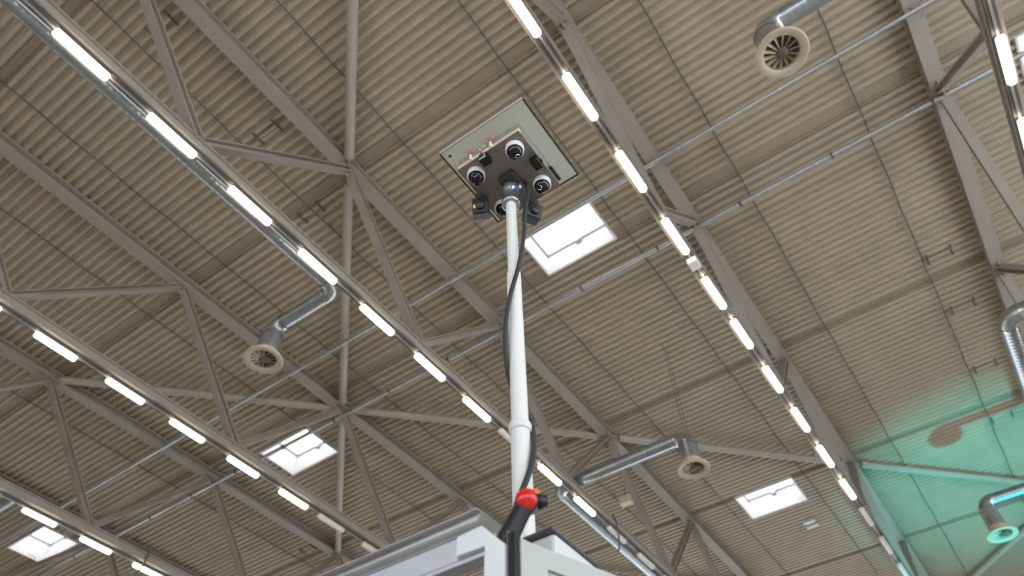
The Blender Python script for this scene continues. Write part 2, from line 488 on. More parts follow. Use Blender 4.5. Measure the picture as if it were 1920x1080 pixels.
# ------------------------------------------------------------------ diagonal roof bracing tubes between the top nodes
def brace(n0, v0, n1, v1, lab):
    a = T(NODE_T + n0 * STEP, TRUSS_V[v0], 13.40); b = T(NODE_T + n1 * STEP, TRUSS_V[v1], 13.40)
    d = (b - a).normalized()
    p = a + d * 0.38; q = b - d * 0.38
    root = empty('bracing_tube', (p + q) / 2); tag(root, lab, 'brace', 'diagonal bracing tubes under the deck')
    MB().tube([p, q], 0.105 * S, 16).build('tube', M_BRACE, root)
    for (e, s_) in ((p, -1), (q, 1)):
        MB().tube([e, e + d * s_ * 0.05], 0.125 * S, 12).build('end_flange', M_STEEL, root)
        MB().beam(e + d * s_ * 0.05, e + d * s_ * 0.26, rect(0.03, 0.2)).build('end_lug', M_STEEL, root)
brace(-1, 'B', 0, 'A', 'round bracing tube meeting the truss above the left of the camera platform')
brace(0, 'A', 1, 'C', 'round bracing tube crossing behind the lamp row left of the mast')
brace(1, 'C', 2, 'D', 'round bracing tube beside the pipe crossed roof light')
brace(0, 'D', 1, 'C', 'bracing tube running below the first cream diffuser and its elbow')
brace(1, 'C', 2, 'A', 'bracing tube passing behind the mast collar')
brace(2, 'A', 3, 'B', 'bracing tube above the roof light near the teal area')
brace(3, 'B', 4, 'E', 'bracing tube lit teal between the two outer lamp rows')
brace(5, 'B', 4, 'E', 'bracing tube at the lower edge of the teal lit deck')
brace(-1, 'D', 0, 'F', 'bracing tube between the outermost lamp row and the unlit truss')
brace(4, 'A', 3, 'C', 'bracing tube under the plain deck far behind the trailer')

# ------------------------------------------------------------------ lamp rails and lamps
LAMP_Z = 9.965
def lamp_starts():
    lo = [8.56 - 1.568 * k for k in range(0, 9)]
    hi = [9.83 + 1.568 * k for k in range(0, 5)]
    hi2 = [17.55 + 1.62 * k for k in range(0, 7)]
    return sorted(lo + hi + hi2)
ROWS = {  # key: (v, lit from, lit to, extra unlit u)
    'A': (7.13, -9, 13.0, [9.83]), 'B': (1.63, -9, 16.9, []), 'C': (12.66, -9, 9.3, []), 'D': (18.24, -9, 9.2, []), 'E': (-3.75, -9, 16.9, [])}
ROWLAB = {'A': 'lamp row that passes behind the white mast', 'B': 'lamp row beside the camera platform',
          'C': 'lamp row above the pipe crossed roof light', 'D': 'lamp row next to the small far roof light', 'E': 'lamp row at the hall edge'}
ROWSHORT = {'A': 'lamp row behind the mast', 'B': 'lamp row beside the platform', 'C': 'row above the pipe crossed roof light', 'D': 'row by the small far roof light', 'E': 'lamp row at the hall edge'}
ORD = ['', 'first', 'second', 'third', 'fourth', 'fifth', 'sixth', 'seventh', 'eighth', 'ninth', 'tenth', 'eleventh', 'twelfth', 'thirteenth', 'fourteenth', 'fifteenth', 'sixteenth', 'seventeenth', 'eighteenth']
def rail(key):
    v = ROWS[key][0]
    root = empty('lamp_rail', T(U0 + .1, v, BOT_Z - .06)); tag(root, 'dark channel rail carrying the ' + ROWLAB[key], 'lamp rail')
    MB().box(T(U0 + .1, v - .07, BOT_Z - .045), T(U1 - .1, v + .07, BOT_Z - .001)).build('channel', M_RAIL, root)
    MB().box(T(U0 + .1, v - .018, BOT_Z - .062), T(U1 - .1, v + .018, BOT_Z - .044)).build('spine', M_RAILC, root)
for k in ROWS: rail(k)
LAMP_L = 0.86
def lamp_meshes(mt):
    # rounded long diffuser, open ends closed by small caps; local origin at its start, top at 0
    w, hgt = 0.125 * S, 0.085 * S; L = LAMP_L * S; r = 0.03
    prof = []
    for k in range(9):
        a = PI + PI * k / 8
        prof.append((w / 2 * math.cos(a), -hgt * 0.35 + hgt * 0.65 * math.sin(a)))
    prof = [(-w / 2, 0)] + prof + [(w / 2, 0)]
    b = MB().beam((0.03, 0, 0), (L - 0.03, 0, 0), prof, smooth=True)
    small = [(a * 0.72, c * 0.78) for a, c in prof]
    n = len(prof)
    for x0, x1 in ((0.03, 0.0), (L - 0.03, L)):
        vs_ = [(x0, -a, c) for a, c in prof] + [(x1, -a, c) for a, c in small]
        b.add(vs_, [(i, (i + 1) % n, n + (i + 1) % n, n + i) for i in range(n)] + [tuple(range(n, 2 * n))])
    return b.mesh('diffuser', mt)
ME_LIT = lamp_meshes(M_LAMP); ME_OFF = lamp_meshes(M_UNLIT)
hb = MB().box((0.01, -0.06 * S, 0), (LAMP_L * S - 0.01, 0.06 * S, 0.03))
ME_HOUSE = hb.mesh('housing', M_LAMPEND)
for key, (v, l0, l1, off) in ROWS.items():
    starts = [q for q in lamp_starts() if q < U1 - 2]
    lits = [q for q in starts if l0 < q < l1 and not any(abs(q - w) < .2 for w in off)]
    offs = [q for q in starts if q not in lits]
    for u_ in starts:
        lit = l0 < u_ < l1 and not any(abs(u_ - q) < .2 for q in off)
        root = empty('linear_lamp', T(u_, v, BOT_Z - .063) - Vector((0, 0, 0.031)))
        if lit:
            n_ = len(lits) - lits.index(u_)
            tag(root, ('last glowing lamp before the unlit end of the ' if n_ == 1 else 'glowing lamp, %s from the unlit end of the ' % ORD[n_]) + ROWSHORT[key], 'lamp', 'lit lamps of the ' + ROWLAB[key])
        else:
            n_ = offs.index(u_) + 1
            tag(root, 'pale switched off lamp, %s unlit one in the ' % ORD[n_] + ROWSHORT[key], 'lamp', 'unlit lamps of the ' + ROWLAB[key])
        for nm, me in (('diffuser', ME_LIT if lit else ME_OFF), ('housing', ME_HOUSE)):
            o = bpy.data.objects.new(nm, me); C.objects.link(o); o.parent = root

# ------------------------------------------------------------------ pipes running across the trusses
def pipe(u_, h_, r, v0, v1, nm, lab, coup, mt, cmat):
    root = empty(nm, T(u_, (v0 + v1) / 2, h_)); tag(root, lab, 'pipe')
    MB().tube([T(u_, v0, h_), T(u_, v1, h_)], r * S, 14).build('pipe_run', mt, root)
    for c_ in coup:
        MB().tube([T(u_, c_ - .025, h_), T(u_, c_ + .025, h_)], r * S * 1.25, 14).build('coupling', cmat, root)
    v = v0 + 0.9
    for tv in TRUSS_V.values():
        if v0 < tv < v1:
            MB().box(T(u_ - .03, tv - .03, h_ + r * .8), T(u_ + .03, tv + .03, TOP_Z)).build('hanger', M_STEEL, root)
pipe(7.80, 13.20, 0.052, V0 + .1, V1 - .1, 'sprinkler_pipe', 'plain galvanised pipe crossing under every truss past the round diffusers', [], M_GALV, M_DARK)
pipe(9.84, 13.20, 0.056, V0 + .1, V1 - .1, 'coupled_pipe', 'galvanised pipe with dark couplings beside the large roof light', [-5.6 + 2.06 * k for k in range(0, 19)], M_GALV, M_DARK)
pipe(9.62, 13.53, 0.014, V0 + .1, V1 - .1, 'thin_conduit', 'thin conduit under the deck next to the coupled pipe', [], M_GALV, M_DARK)

# ------------------------------------------------------------------ thin dark cables under the deck along the trusses
CAB = [(-2.36, 'thin dark cable under the deck between the edge truss and the platform truss'),
       (0.32, 'thin dark cable under the deck beside the platform truss, diffuser side'),
       (3.07, 'thin dark cable under the deck passing the large roof light'),
       (5.81, 'thin dark cable under the deck beside the truss behind the mast'),
       (8.60, 'thin dark cable under the deck above the first cream diffuser'),
       (11.43, 'thin dark cable under the deck next to the truss left of the first diffuser'),
       (14.25, 'thin dark cable under the deck at the edge of the pipe crossed roof light'),
       (17.0, 'thin dark cable under the deck beside the shortest lamp row'),
       (19.7, 'thin dark cable under the deck beyond the shortest lamp row')]
for v, lab in CAB:
    root = empty('deck_cable', T(U0 + .1, v, H_DECK - .02)); tag(root, lab, 'cable', 'thin cables under the deck')
    pts = []
    n = 90
    for i in range(n + 1):
        u_ = U0 + .1 + (U1 - U0 - .2) * i / n
        pts.append(T(u_, v + 0.012 * math.sin(i * 1.7), H_DECK - .042 + 0.004 * math.sin(i * 2.3)))
    MB().tube(pts, 0.0155 * S, 6).build('cable_run', M_DARK, root)
    for i in range(2, n, 6):
        p = pts[i]
        MB().box(p - Vector((0.03, 0.02, 0.018)), p + Vector((0.03, 0.02, 0.022))).build('clip', M_DARK, root)

# ------------------------------------------------------------------ ventilation ducts with round swirl diffusers
def arc(c, a, b, n=8):
    """points of a quarter bend around c from c+a to c+b"""
    return [c + a * math.cos(t * PI / 2 / n) + b * math.sin(t * PI / 2 / n) for t in range(n + 1)]
def elbow(root, corner, d_in, d_out, R, r0, r1, mt):
    """segmented bend: corner is where the centre lines meet"""
    corner = Vector(corner); d_in = Vector(d_in); d_out = Vector(d_out)
    c = corner - d_in * R + d_out * R
    pts = arc(c, -d_out * R, d_in * R, 5)
    n = len(pts)
    rad = [r0 + (r1 - r0) * i / (n - 1) for i in range(n)]
    ob = MB().tube(pts, r0, 20, cap=False, radii=rad).build('elbow', mt, root)
    for p, d_, r_ in ((pts[0], d_in, r0), (pts[-1], d_out, r1)):
        MB().tube([p - d_ * 0.03, p + d_ * 0.03], r_ * 1.05, 20, cap=False).build('joint_band', M_SILV, root)
    return pts[0], pts[-1]
def diffuser(root, pos, r, tilt=0):
    """round ceiling diffuser: dished ring, radial vanes, hub. pos = centre of its face, facing down."""
    b = MB().lathe(pos, [(r * 0.62, 0.30 * r), (r * 0.70, 0.26 * r), (r * 0.98, 0.12 * r), (r * 1.0, 0.06 * r), (r * 0.985, 0.0), (r * 0.93, -0.015 * r), (r * 0.72, 0.03 * r), (r * 0.67, 0.07 * r), (r * 0.655, 0.2 * r)], 36)
    d = b.build('diffuser', M_DIFF, root)
    MB().lathe(pos, [(0.66 * r, 0.235 * r), (0.0, 0.235 * r)], 28).build('throat', M_HUB, d)
    MB().lathe(pos, [(0.0, 0.02 * r), (0.19 * r, 0.02 * r), (0.225 * r, 0.05 * r), (0.225 * r, 0.2 * r)], 24).build('hub', M_HUB, d)
    for k in range(14):
        a = 2 * PI * k / 14
        e1 = Vector((math.cos(a), math.sin(a), 0)); e2 = Vector((-math.sin(a), math.cos(a), 0))
        q = [pos + e1 * (0.22 * r) + e2 * (-.03 * r) + Vector((0, 0, .05 * r)), pos + e1 * (0.68 * r) + e2 * (-.055 * r) + Vector((0, 0, .05 * r)),
             pos + e1 * (0.68 * r) + e2 * (.055 * r) + Vector((0, 0, .16 * r)), pos + e1 * (0.22 * r) + e2 * (.03 * r) + Vector((0, 0, .16 * r))]
        MB().prism(q, (0, 0, 0.02 * r)).build('vane', M_DIFF, d)
    return d
DR = 0.15 * S; ER = 0.19 * S
X = Vector((1, 0, 0)); Y = Vector((0, 1, 0)); Z = Vector((0, 0, 1))
def duct_set(lab, wires, path_kind, u_b, v_main, v_diff, h_b, sgn, u_main=None, diam=DR):
    """main run along a truss, a branch across it and a drop to the diffuser"""
    root = empty('air_duct', T(u_b, v_diff, 9.58)); tag(root, lab, 'duct', 'ventilation ducts hung between the trusses')
    Rb = 0.26 * S
    # branch: from v_main to v_diff at u_b
    corner_d = T(u_b, v_diff, h_b)
    e0, e1 = elbow(root, corner_d, Y * sgn, -Z, 0.26 * S, DR * 1.05, ER * 1.08, M_ELBOW)
    if u_main is not None:
        corner_m = T(u_b, v_main, h_b)
        dm = X * (1 if u_b > u_main else -1)
        m0, m1 = elbow(root, corner_m, dm, Y * sgn, 0.25 * S, diam * 1.05, DR * 1.05, M_ELBOW)
        MB().tube([T(u_main, v_main, h_b), m0], diam, 20).build('main_run', M_DUCTX, root)
        MB().tube([m1, e0], DR, 20).build('branch_run', M_DUCTY, root)
    else:
        MB().tube([T(u_b, v_main, h_b), e0], DR, 20).build('branch_run', M_DUCTY, root)
    face = T(u_b, v_diff, 9.58)
    MB().tube([e1, Vector((e1.x, e1.y, face.z + 0.10 * S))], ER * 1.08, 20, cap=False, radii=[ER * 1.08, ER * 1.16]).build('drop_pipe', M_ELBOW, root)
    MB().lathe(face, [(ER * 1.18, 0.22 * S), (ER * 1.2, 0.1 * S), (0.26 * S, 0.05 * S)], 28).build('collar', M_DIFF, root)
    diffuser(root, face, 0.37 * S)
    for uu in (wires or []):
        q = T(u_b + uu, v_diff - .05, h_b)
        MB().tube([q, Vector((q.x, q.y, T(0, 0, H_DECK - .06).z))], 0.008, 6).build('drop_wire', M_DARK, root)
    return root
duct_set('galvanised duct ending in a cream diffuser left of the mast, below the lamp row', None, 0, 5.10, 7.60, 9.28, 10.52, 1, u_main=U0 + 1)
duct_set('galvanised duct with the largest cream diffuser, right of the upper lamp row', None, 0, 5.19, -6.6, -1.06, 10.52, 1)
duct_set('long galvanised branch duct with cream diffuser right of the mast', (-.12, .12), 0, 13.05, 7.66, 4.12, 10.52, -1, u_main=24.0)
d4 = duct_set('galvanised duct with a teal lit diffuser', None, 0, 20.05, -2.80, -0.95, 10.52, 1, u_main=13.75, diam=0.18 * S)
elbow(d4, T(13.50, -2.80, 10.52), Y, X, 0.25 * S, 0.18 * S, 0.18 * S, M_ELBOW)
MB().tube([T(13.50, -8.0, 10.52), T(13.50, -3.05, 10.52)], 0.18 * S, 20).build('feed_run', M_DUCTY, d4)
duct_set('galvanised duct bending past the shortest lamp row', None, 0, 5.30, 18.58, 20.4, 10.52, 1, u_main=U0 + 1)

# ------------------------------------------------------------------ small brackets under the deck
def h_bracket(u_, v, du, dv, lab):
    root = empty('cable_bracket', T(u_, v, H_DECK - .03)); tag(root, lab, 'bracket', 'dark cable brackets under the deck')
    for s_ in (-1, 1):
        MB().box(T(u_ - du / 2, v + s_ * dv / 2 - .014, H_DECK - .045), T(u_ + du / 2, v + s_ * dv / 2 + .018, H_DECK - .002)).build('foot_bar', M_DARK, root)
    MB().box(T(u_ - .025, v - dv / 2, H_DECK - .02), T(u_ + .025, v + dv / 2, H_DECK - .004)).build('cross_bar', M_BRACE, root)
    return root
def PX(x, y, h):
    """photo pixel -> point of the grid at height h"""
    d = Vector((x - 960, y - 540, F_PX)); r = Vector((d.dot(AU), d.dot(AV), d.dot(AZ)))
    r = r * (h / r.z); return r.x, r.y
for (x, y), lab in (((502, 248), 'dark cable bracket on the deck left of the bracing tube and camera platform'),
                    ((303, 50), 'dark cable bracket on the deck at the steep truss diagonal'),
                    ((583, 398), 'dark cable bracket on the deck by the bracing tube joint'),
                    ((1762, 478), 'cable bracket by the edge truss, above the long lap strip'),
                    ((1806, 574), 'cable bracket by the edge truss, below the long lap strip'),
                    ((1848, 687), 'cable bracket by the bend of the edge duct'),
                    ((1880, 783), 'cable bracket inside the teal lit deck'),
                    ((577, 1030), 'cable bracket low on the deck by the rear truss joint')):
    a, b = PX(x, y, H_DECK - .03)
    h_bracket(a, b, 0.34, 0.55, lab)

# emergency light boxes on the platform lamp row, detector and exit lamp on the deck
e = MB().box(T(8.02, 1.63 - .09, BOT_Z - .20), T(8.24, 1.63 + .09, BOT_Z - .064)).build('emergency_light_box', M_DOMEW, origin=T(8.1, 1.63, BOT_Z - .1), bevel=0.012)
tag(e, 'small white box between two lamps of the lamp row beside the platform', 'box')
e = MB().box(T(9.50, 1.50, BOT_Z - .09), T(9.60, 1.76, BOT_Z - .064)).build('reflective_bracket', M_CHROME, origin=T(9.55, 1.63, BOT_Z - .04))
tag(e, 'shiny bracket across the rail joint in the lamp row beside the platform', 'bracket')
a, b = PX(1519, 979, H_DECK)
root = empty('ceiling_detector', T(a, b, H_DECK)); tag(root, 'small square detector on the deck past the flat looking roof light', 'detector')
MB().box(T(a - .16, b - .16, H_DECK - .06), T(a + .16, b + .16, H_DECK)).build('base', M_BRACE, root, bevel=0.02)
MB().box(T(a - .2, b - .2, H_DECK - .1), T(a - .12, b + .2, H_DECK - .02)).build('side_bar', M_DOMEW, root)
MB().box(T(a + .12, b - .2, H_DECK - .1), T(a + .2, b + .2, H_DECK - .02)).build('side_bar', M_DOMEW, root)
a, b = PX(1174, 940, H_DECK - .6)
root = empty('hanging_sensor_box', T(a, b, H_DECK - .6)); tag(root, 'small pale yellow box hung from the deck right of the mast', 'box')
MB().box(T(a - .12, b - .2, H_DECK - .7), T(a + .12, b + .2, H_DECK - .5)).build('case', M_YBOX, root, bevel=0.02)
MB().tube([T(a, b, H_DECK - .5), T(a, b, H_DECK)], 0.012, 6).build('hanger_rod', M_DARK, root)

# loose hanging cable loops at the lamp rows
def loop(pts, lab, r=0.018):
    o = MB().tube([T(*p) for p in pts], r, 8).build('hanging_cable', M_DARK, origin=T(*pts[0])); tag(o, lab, 'cable')
a, b = 14.9, 7.05
loop([(14.7, 7.03, 10.45), (14.72, 6.98, 10.2), (14.80, 7.0, 9.9), (14.85, 7.05, 9.6), (14.83, 7.08, 9.45)], 'black cable looped down over the unlit end of the lamp row behind the mast', 0.025)
loop([(8.75, 18.0, 10.5), (8.72, 18.0, 10.2), (8.74, 18.1, 9.95), (8.70, 18.2, 9.7)], 'black cable hanging at the last lamp of the shortest lamp row', 0.03)

# ------------------------------------------------------------------ stage uplight housing on the floor (outside the picture)
root = empty('stage_uplight', SPOT_POS - Vector((0, 0, 0.62))); tag(root, 'black stage uplight throwing the teal beam', 'stage light')
gz = SPOT_POS.z - 0.62
aim = (SPOT_AIM - SPOT_POS).normalized()
MB().box((SPOT_POS.x - .25, SPOT_POS.y - .25, gz), (SPOT_POS.x + .25, SPOT_POS.y + .25, gz + .10)).build('base', M_BLACK, root, bevel=.01)
for s_ in (-1, 1):
    MB().box((SPOT_POS.x - .03, SPOT_POS.y + s_ * .22 - .015, gz + .1), (SPOT_POS.x + .03, SPOT_POS.y + s_ * .22 + .015, gz + .5)).build('yoke_arm', M_BLACK, root)
MB().lathe(SPOT_POS - aim * 0.02, [(0.0, -0.36), (0.16, -0.34), (0.19, -0.2), (0.19, -0.03), (0.175, -0.03), (0.175, -0.05), (0.0, -0.05)], 24, axis=aim).build('lamp_head', M_BLACK, root)

# ================================================================== foreground: camera mast
def mast_pt(h):
    t = (h - 1.25) / (3.37 - 1.25)
    return TM(1.664 + (1.648 - 1.664) * t, 1.110 + (1.131 - 1.110) * t, h)
mast = empty('telescopic_mast', TM(1.673, 1.098, -EYE + .25)); tag(mast, 'white telescopic mast standing in the trailer', 'mast')
MB().tube([mast_pt(-EYE + .25), mast_pt(1.655)], 0.0355, 32).build('lower_tube', M_MAST, mast)
MB().tube([mast_pt(1.60), mast_pt(2.56)], 0.0325, 32).build('middle_tube', M_MAST, mast)
MB().tube([mast_pt(2.5), mast_pt(3.20)], 0.0272, 32).build('upper_tube', M_MAST, mast)
cb = mast_pt(1.655)
MB().lathe(cb, [(0.034, -0.022), (0.0415, -0.02), (0.0425, -0.008), (0.0425, 0.008), (0.040, 0.016), (0.033, 0.018)], 32).build('clamp_ring', M_WHITE, mast)
hb_ = mast_pt(3.18)
MB().lathe(hb_, [(0.0272, -0.03), (0.047, -0.03), (0.050, -0.02), (0.050, 0.0), (0.042, 0.006), (0.036, 0.01), (0.036, 0.09), (0.045, 0.10), (0.045, 0.15), (0.03, 0.16)], 28).build('head_socket', M_SILV, mast)

# ------------------------------------------------------------------ sensor platform on the mast
HB = 3.37
cx, cy = 1.615, 1.113
plat = empty('sensor_platform', TM(cx, cy, HB)); tag(plat, 'square grey sensor platform with wide top plate on the mast head', 'platform')
hw = 0.202
MB().box(TM(cx - hw, cy - hw, HB), TM(cx + hw, cy + hw, HB + 0.006)).build('bottom_plate', M_BOARD, plat)
MB().box(TM(cx - hw, cy - hw, HB + 0.006), TM(cx - hw + 0.02, cy + hw, HB + 0.038)).build('board_edge', M_TAN, plat)  # tan strip stands for warm light reflected along the lower edge
MB().box(TM(cx - hw + 0.02, cy - hw, HB + 0.006), TM(cx + hw, cy + hw, HB + 0.038)).build('base_board', M_BOXS, plat)
ib = 0.199
for (p, q) in (((cx - ib, cy - ib), (cx - ib + .006, cy + ib)), ((cx + ib - .006, cy - ib), (cx + ib, cy + ib)), ((cx - ib + .006, cy - ib), (cx + ib - .006, cy - ib + .006)), ((cx - ib + .006, cy + ib - .006), (cx + ib - .006, cy + ib))):
    MB().box(TM(p[0], p[1], HB + 0.038), TM(q[0], q[1], HB + 0.105)).build('side_wall', M_BOXS, plat)
tp = MB().box(TM(1.322, 0.821, HB + 0.105), TM(1.868, 1.370, HB + 0.117)).build('top_plate', M_PLATE, plat, bevel=0.004)
MB().box(TM(1.316, 0.821, HB + 0.103), TM(1.322, 1.370, HB + 0.126)).build('plate_rim', M_PINK, plat)
for (xa, ya, xb, yb) in ((1.322, 0.815, 1.868, 0.821), (1.322, 1.370, 1.868, 1.376), (1.868, 0.815, 1.874, 1.376)):
    MB().box(TM(xa, ya, HB + 0.103), TM(xb, yb, HB + 0.124)).build('plate_rim', M_DGREY, plat)
MB().lathe(TM(1.362, 1.335, HB + 0.1045), [(0.0, -0.003), (0.008, -0.003), (0.009, 0.001)], 12).build('screw_head', M_DGREY, plat)
# red cable glands and white terminals on the side that faces the viewer
for yy in (1.222, 1.088):
    MB().lathe(TM(cx - ib - 0.002, yy, HB + 0.018), [(0.0, -.006), (0.010, -.006), (0.010, 0.02), (0.008, 0.022), (0.008, 0.045), (0.006, .047)], 14, axis=(-0.25, 0, 1)).build('gland', M_DOMEW, plat)
    MB().lathe(TM(cx - ib - 0.014, yy, HB + 0.058), [(0.0, 0.0), (0.0095, 0.0), (0.0095, 0.03), (0.007, 0.034), (0, .034)], 14, axis=(-0.25, 0, 1)).build('gland_cap', M_REDP, plat)
for yy, zz in ((1.163, .060), (1.146, .072), (1.130, .066)):
    MB().box(TM(cx - ib - 0.006, yy - .0035, HB + zz), TM(cx - ib, yy + .0035, HB + zz + .022)).build('terminal', M_DOMEW, plat)
MB().lathe(TM(cx - ib - .004, 1.155, HB + .034), [(0, -.008), (.007, -.006), (.008, .004), (0, .008)], 10, axis=(-1, 0, 0)).build('amber_knob', M_ORANGE, plat)
# handle slot on the right hand side wall, bracket in the middle
MB().box(TM(1.70, cy - ib - 0.016, HB + 0.050), TM(1.80, cy - ib - 0.001, HB + 0.080)).build('side_handle', M_BOXS, plat, bevel=.006)
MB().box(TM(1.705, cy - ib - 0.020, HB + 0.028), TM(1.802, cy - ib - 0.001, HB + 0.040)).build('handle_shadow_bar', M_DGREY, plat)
MB().prism([TM(1.575, 1.065, HB - .045), TM(1.675, 1.06, HB - .045), TM(1.68, 1.16, HB - .045), TM(1.58, 1.165, HB - .045)], (0, 0, 0.046)).build('mount_bracket', M_DGREY, plat, bevel=.008)
MB().lathe(mast_pt(3.24) + Vector((-0.02, -0.055, 0)), [(0, -.012), (.013, -.010), (.014, .008), (0, .012)], 12, axis=(-.5, -.8, 0)).build('clamp_knob', M_BLUE, plat)
MB().lathe(mast_pt(3.25) + Vector((-0.02, -0.075, 0)), [(0, -.02), (.008, -.018), (.008, .018), (0, .02)], 12).build('clamp_bolt', M_SILV, plat)

# ------------------------------------------------------------------ dome cameras under the platform
ring_prof = [(0.030, 0.0), (0.050, 0.0), (0.051, -0.010), (0.0505, -0.028), (0.048, -0.036), (0.0425, -0.038)]
dome_prof = [(0.0435 * math.cos(t * PI / 18), -0.036 - 0.042 * math.sin(t * PI / 18)) for t in range(0, 10)]
ME_RING = MB().lathe((0, 0, 0), ring_prof, 32).mesh('white_ring', M_DOMEW)
ME_DOME = MB().lathe((0, 0, 0), dome_prof, 32).mesh('smoked_dome', M_DOMEB)
ME_LENS = MB().lathe((0, 0, 0), [(0.008, 0.0), (0.013, 0.0), (0.014, 0.006), (0.012, 0.008)], 18, axis=(0, 0, 1)).mesh('lens_glint', M_CHROME)
for (xx, yy, ang, lab) in ((1.484, 0.985, 20, 'dome camera at the red gland side, nearest the side handle of the platform'),
                           (1.490, 1.245, 200, 'dome camera at the corner beside the black box with yellow sticker'),
                           (1.742, 0.984, 100, 'dome camera beside the dark conduit and side handle'),
                           (1.742, 1.245, 300, 'dome camera half hidden behind the mast top')):
    root = empty('dome_camera', TM(xx, yy, HB)); tag(root, 'small white ' + lab, 'camera', 'dome cameras under the platform')
    for nm, me in (('white_ring', ME_RING), ('smoked_dome', ME_DOME)):
        o = bpy.data.objects.new(nm, me); C.objects.link(o); o.parent = root
        child = o
    a = math.radians(ang)
    l = bpy.data.objects.new('lens_glint', ME_LENS); C.objects.link(l); l.parent = root
    dv = Vector((math.cos(a) * 0.6 - .3, math.sin(a) * 0.4 - .3, -0.8)).normalized()
    l.location = dv * 0.0405 + Vector((0, 0, -0.036)); l.rotation_euler = dv.to_track_quat('Z', 'Y').to_euler()

# black sensor boxes hung around the platform rim
def sensor_box(p, size, rz, tilt, lab, sticker=None, grey=False):
    root = empty('sensor_box', TM(*p)); tag(root, lab, 'sensor', 'black sensor boxes on the platform rim')
    root.rotation_euler = (tilt, 0, rz)
    sx, sy, sz = size
    def part(b, nm, m_, bevel=0):
        me = b.mesh(nm, m_); o = bpy.data.objects.new(nm, me); C.objects.link(o); o.parent = root
        if bevel:
            bv = o.modifiers.new('bevel', 'BEVEL'); bv.width = bevel; bv.segments = 2
    part(MB().box((-sx / 2, -sy / 2, -sz), (sx / 2, sy / 2, 0)), 'body', M_BLACK, 0.006)
    part(MB().box((-sx * .3, -0.008, 0), (sx * .3, 0.008, 0.05)), 'bracket', M_DGREY, 0.002)
    part(MB().lathe((0, -sy / 2, -sz * .5), [(0, .0), (sz * .22, 0.0), (sz * .26, 0.008), (sz * .22, .012), (0, .012)], 16, axis=(0, -1, 0)), 'lens', M_DGREY)
    if sticker:
        part(MB().box((sticker[0] - .009, -sy / 2 - .0025, sticker[1] - .012), (sticker[0] + .009, -sy / 2, sticker[1] + .012)), 'sticker', M_YEL)
    if grey:
        part(MB().box((-sx * .42, -sy / 2 - .006, -sz * .92), (sx * .42, -sy / 2, -sz * .10)), 'grey_face', M_BOXS, 0.003)
        part(MB().box((-sx * .26, -sy / 2 - .009, -sz * .70), (sx * .2, -sy / 2 - .006, -sz * .25)), 'window', M_BLACK)
sensor_box((1.628, 1.318, HB - .03), (0.09, 0.07, 0.10), math.radians(-62), math.radians(24), 'black sensor box with a yellow sticker on the platform rim', sticker=(-0.030, -0.055))
sensor_box((1.835, 1.105, HB - .02), (0.09, 0.075, 0.095), math.radians(-30), math.radians(22), 'black sensor box behind the dark conduit on the platform rim')
sensor_box((1.435, 1.148, HB + .012), (0.052, 0.055, 0.052), math.radians(-90), math.radians(12), 'black sensor box with pale square face between the red glands', grey=True)
sensor_box((1.612, 0.930, HB - .004), (0.07, 0.05, 0.04), math.radians(0), math.radians(8), 'flat black sensor box below the side handle')

# ------------------------------------------------------------------ dark conduit winding down the mast
def ray_pt(x, y, off):
    """point on the sight line through a photo pixel, off metres nearer than the mast axis plane"""
    d = Vector((x - 960, y - 540, F_PX)); r = Vector((d.dot(AU), d.dot(AV), d.dot(AZ)))
    k = (2.0 - off) / math.hypot(r.x, r.y)
    return TM(r.x * k, r.y * k, r.z * k)
cab = [(982, 338, 0.0), (988, 350, 0.015), (989, 366, 0.03), (985, 400, 0.035), (981, 450, 0.038), (972, 500, 0.045), (959, 545, 0.048), (950, 590, 0.045), (947, 640, 0.030), (950, 680, 0.010), (956, 715, -0.030), (972, 750, -0.05), (988, 778, -0.04), (997, 800, -0.015), (1001, 825, 0.01), (1000, 850, 0.025), (994, 880, 0.045), (985, 905, 0.06), (975, 930, 0.075), (965, 960, 0.09), (958, 990, 0.12)]
ctrl = [ray_pt(*c_) for c_ in cab]
sm = []
for i in range(len(ctrl) - 1):       # Catmull-Rom
    p0 = ctrl[max(0, i - 1)]; p1 = ctrl[i]; p2 = ctrl[i + 1]; p3 = ctrl[min(len(ctrl) - 1, i + 2)]
    for t in range(6):
        t = t / 6
        sm.append(0.5 * ((2 * p1) + (p2 - p0) * t + (2 * p0 - 5 * p1 + 4 * p2 - p3) * t * t + (3 * p1 - p0 - 3 * p2 + p3) * t ** 3))
sm.append(ctrl[-1])
n_ = len(sm)
rad = [0.0105 if i % 2 else 0.0100 for i in range(n_)]
o = MB().tube(sm, 0.011, 12, radii=rad).build('mast_conduit', M_CABLE, origin=sm[-1]); tag(o, 'dark grey conduit winding down around the white mast', 'conduit')

# ------------------------------------------------------------------ trailer body in front of the mast
FU = 1.30
trail = empty('equipment_trailer', TM(1.9, 1.9, -EYE)); tag(trail, 'aluminium framed equipment trailer with a grey door and white wing at the mast foot', 'trailer')
VL = 3.3
# rounded top rail
rp = []
for k in range(13):
    a = PI / 2 - PI * k / 12 * 1.0
    rp.append((FU + 0.010 - 0.030 * math.sin(PI * k / 12), 1.050 + 0.022 * math.cos(PI * k / 12)))
prof_r = rp + [(FU + 0.10, 1.028), (FU + 0.10, 1.072)]
MB().prism([TM(a, 1.0, b) for a, b in prof_r], (0, VL - 1.0, 0)).build('top_rail', M_SILV, trail)
MB().prism([TM(a, 0.992, b) for a, b in prof_r], (0, 0.008, 0)).build('rail_end_cap', M_BOXS, trail)
MB().box(TM(FU - 0.024, 1.0, 1.0725), TM(FU + 0.10, VL, 1.0755)).build('roof_edge_strip', M_PINK, trail)
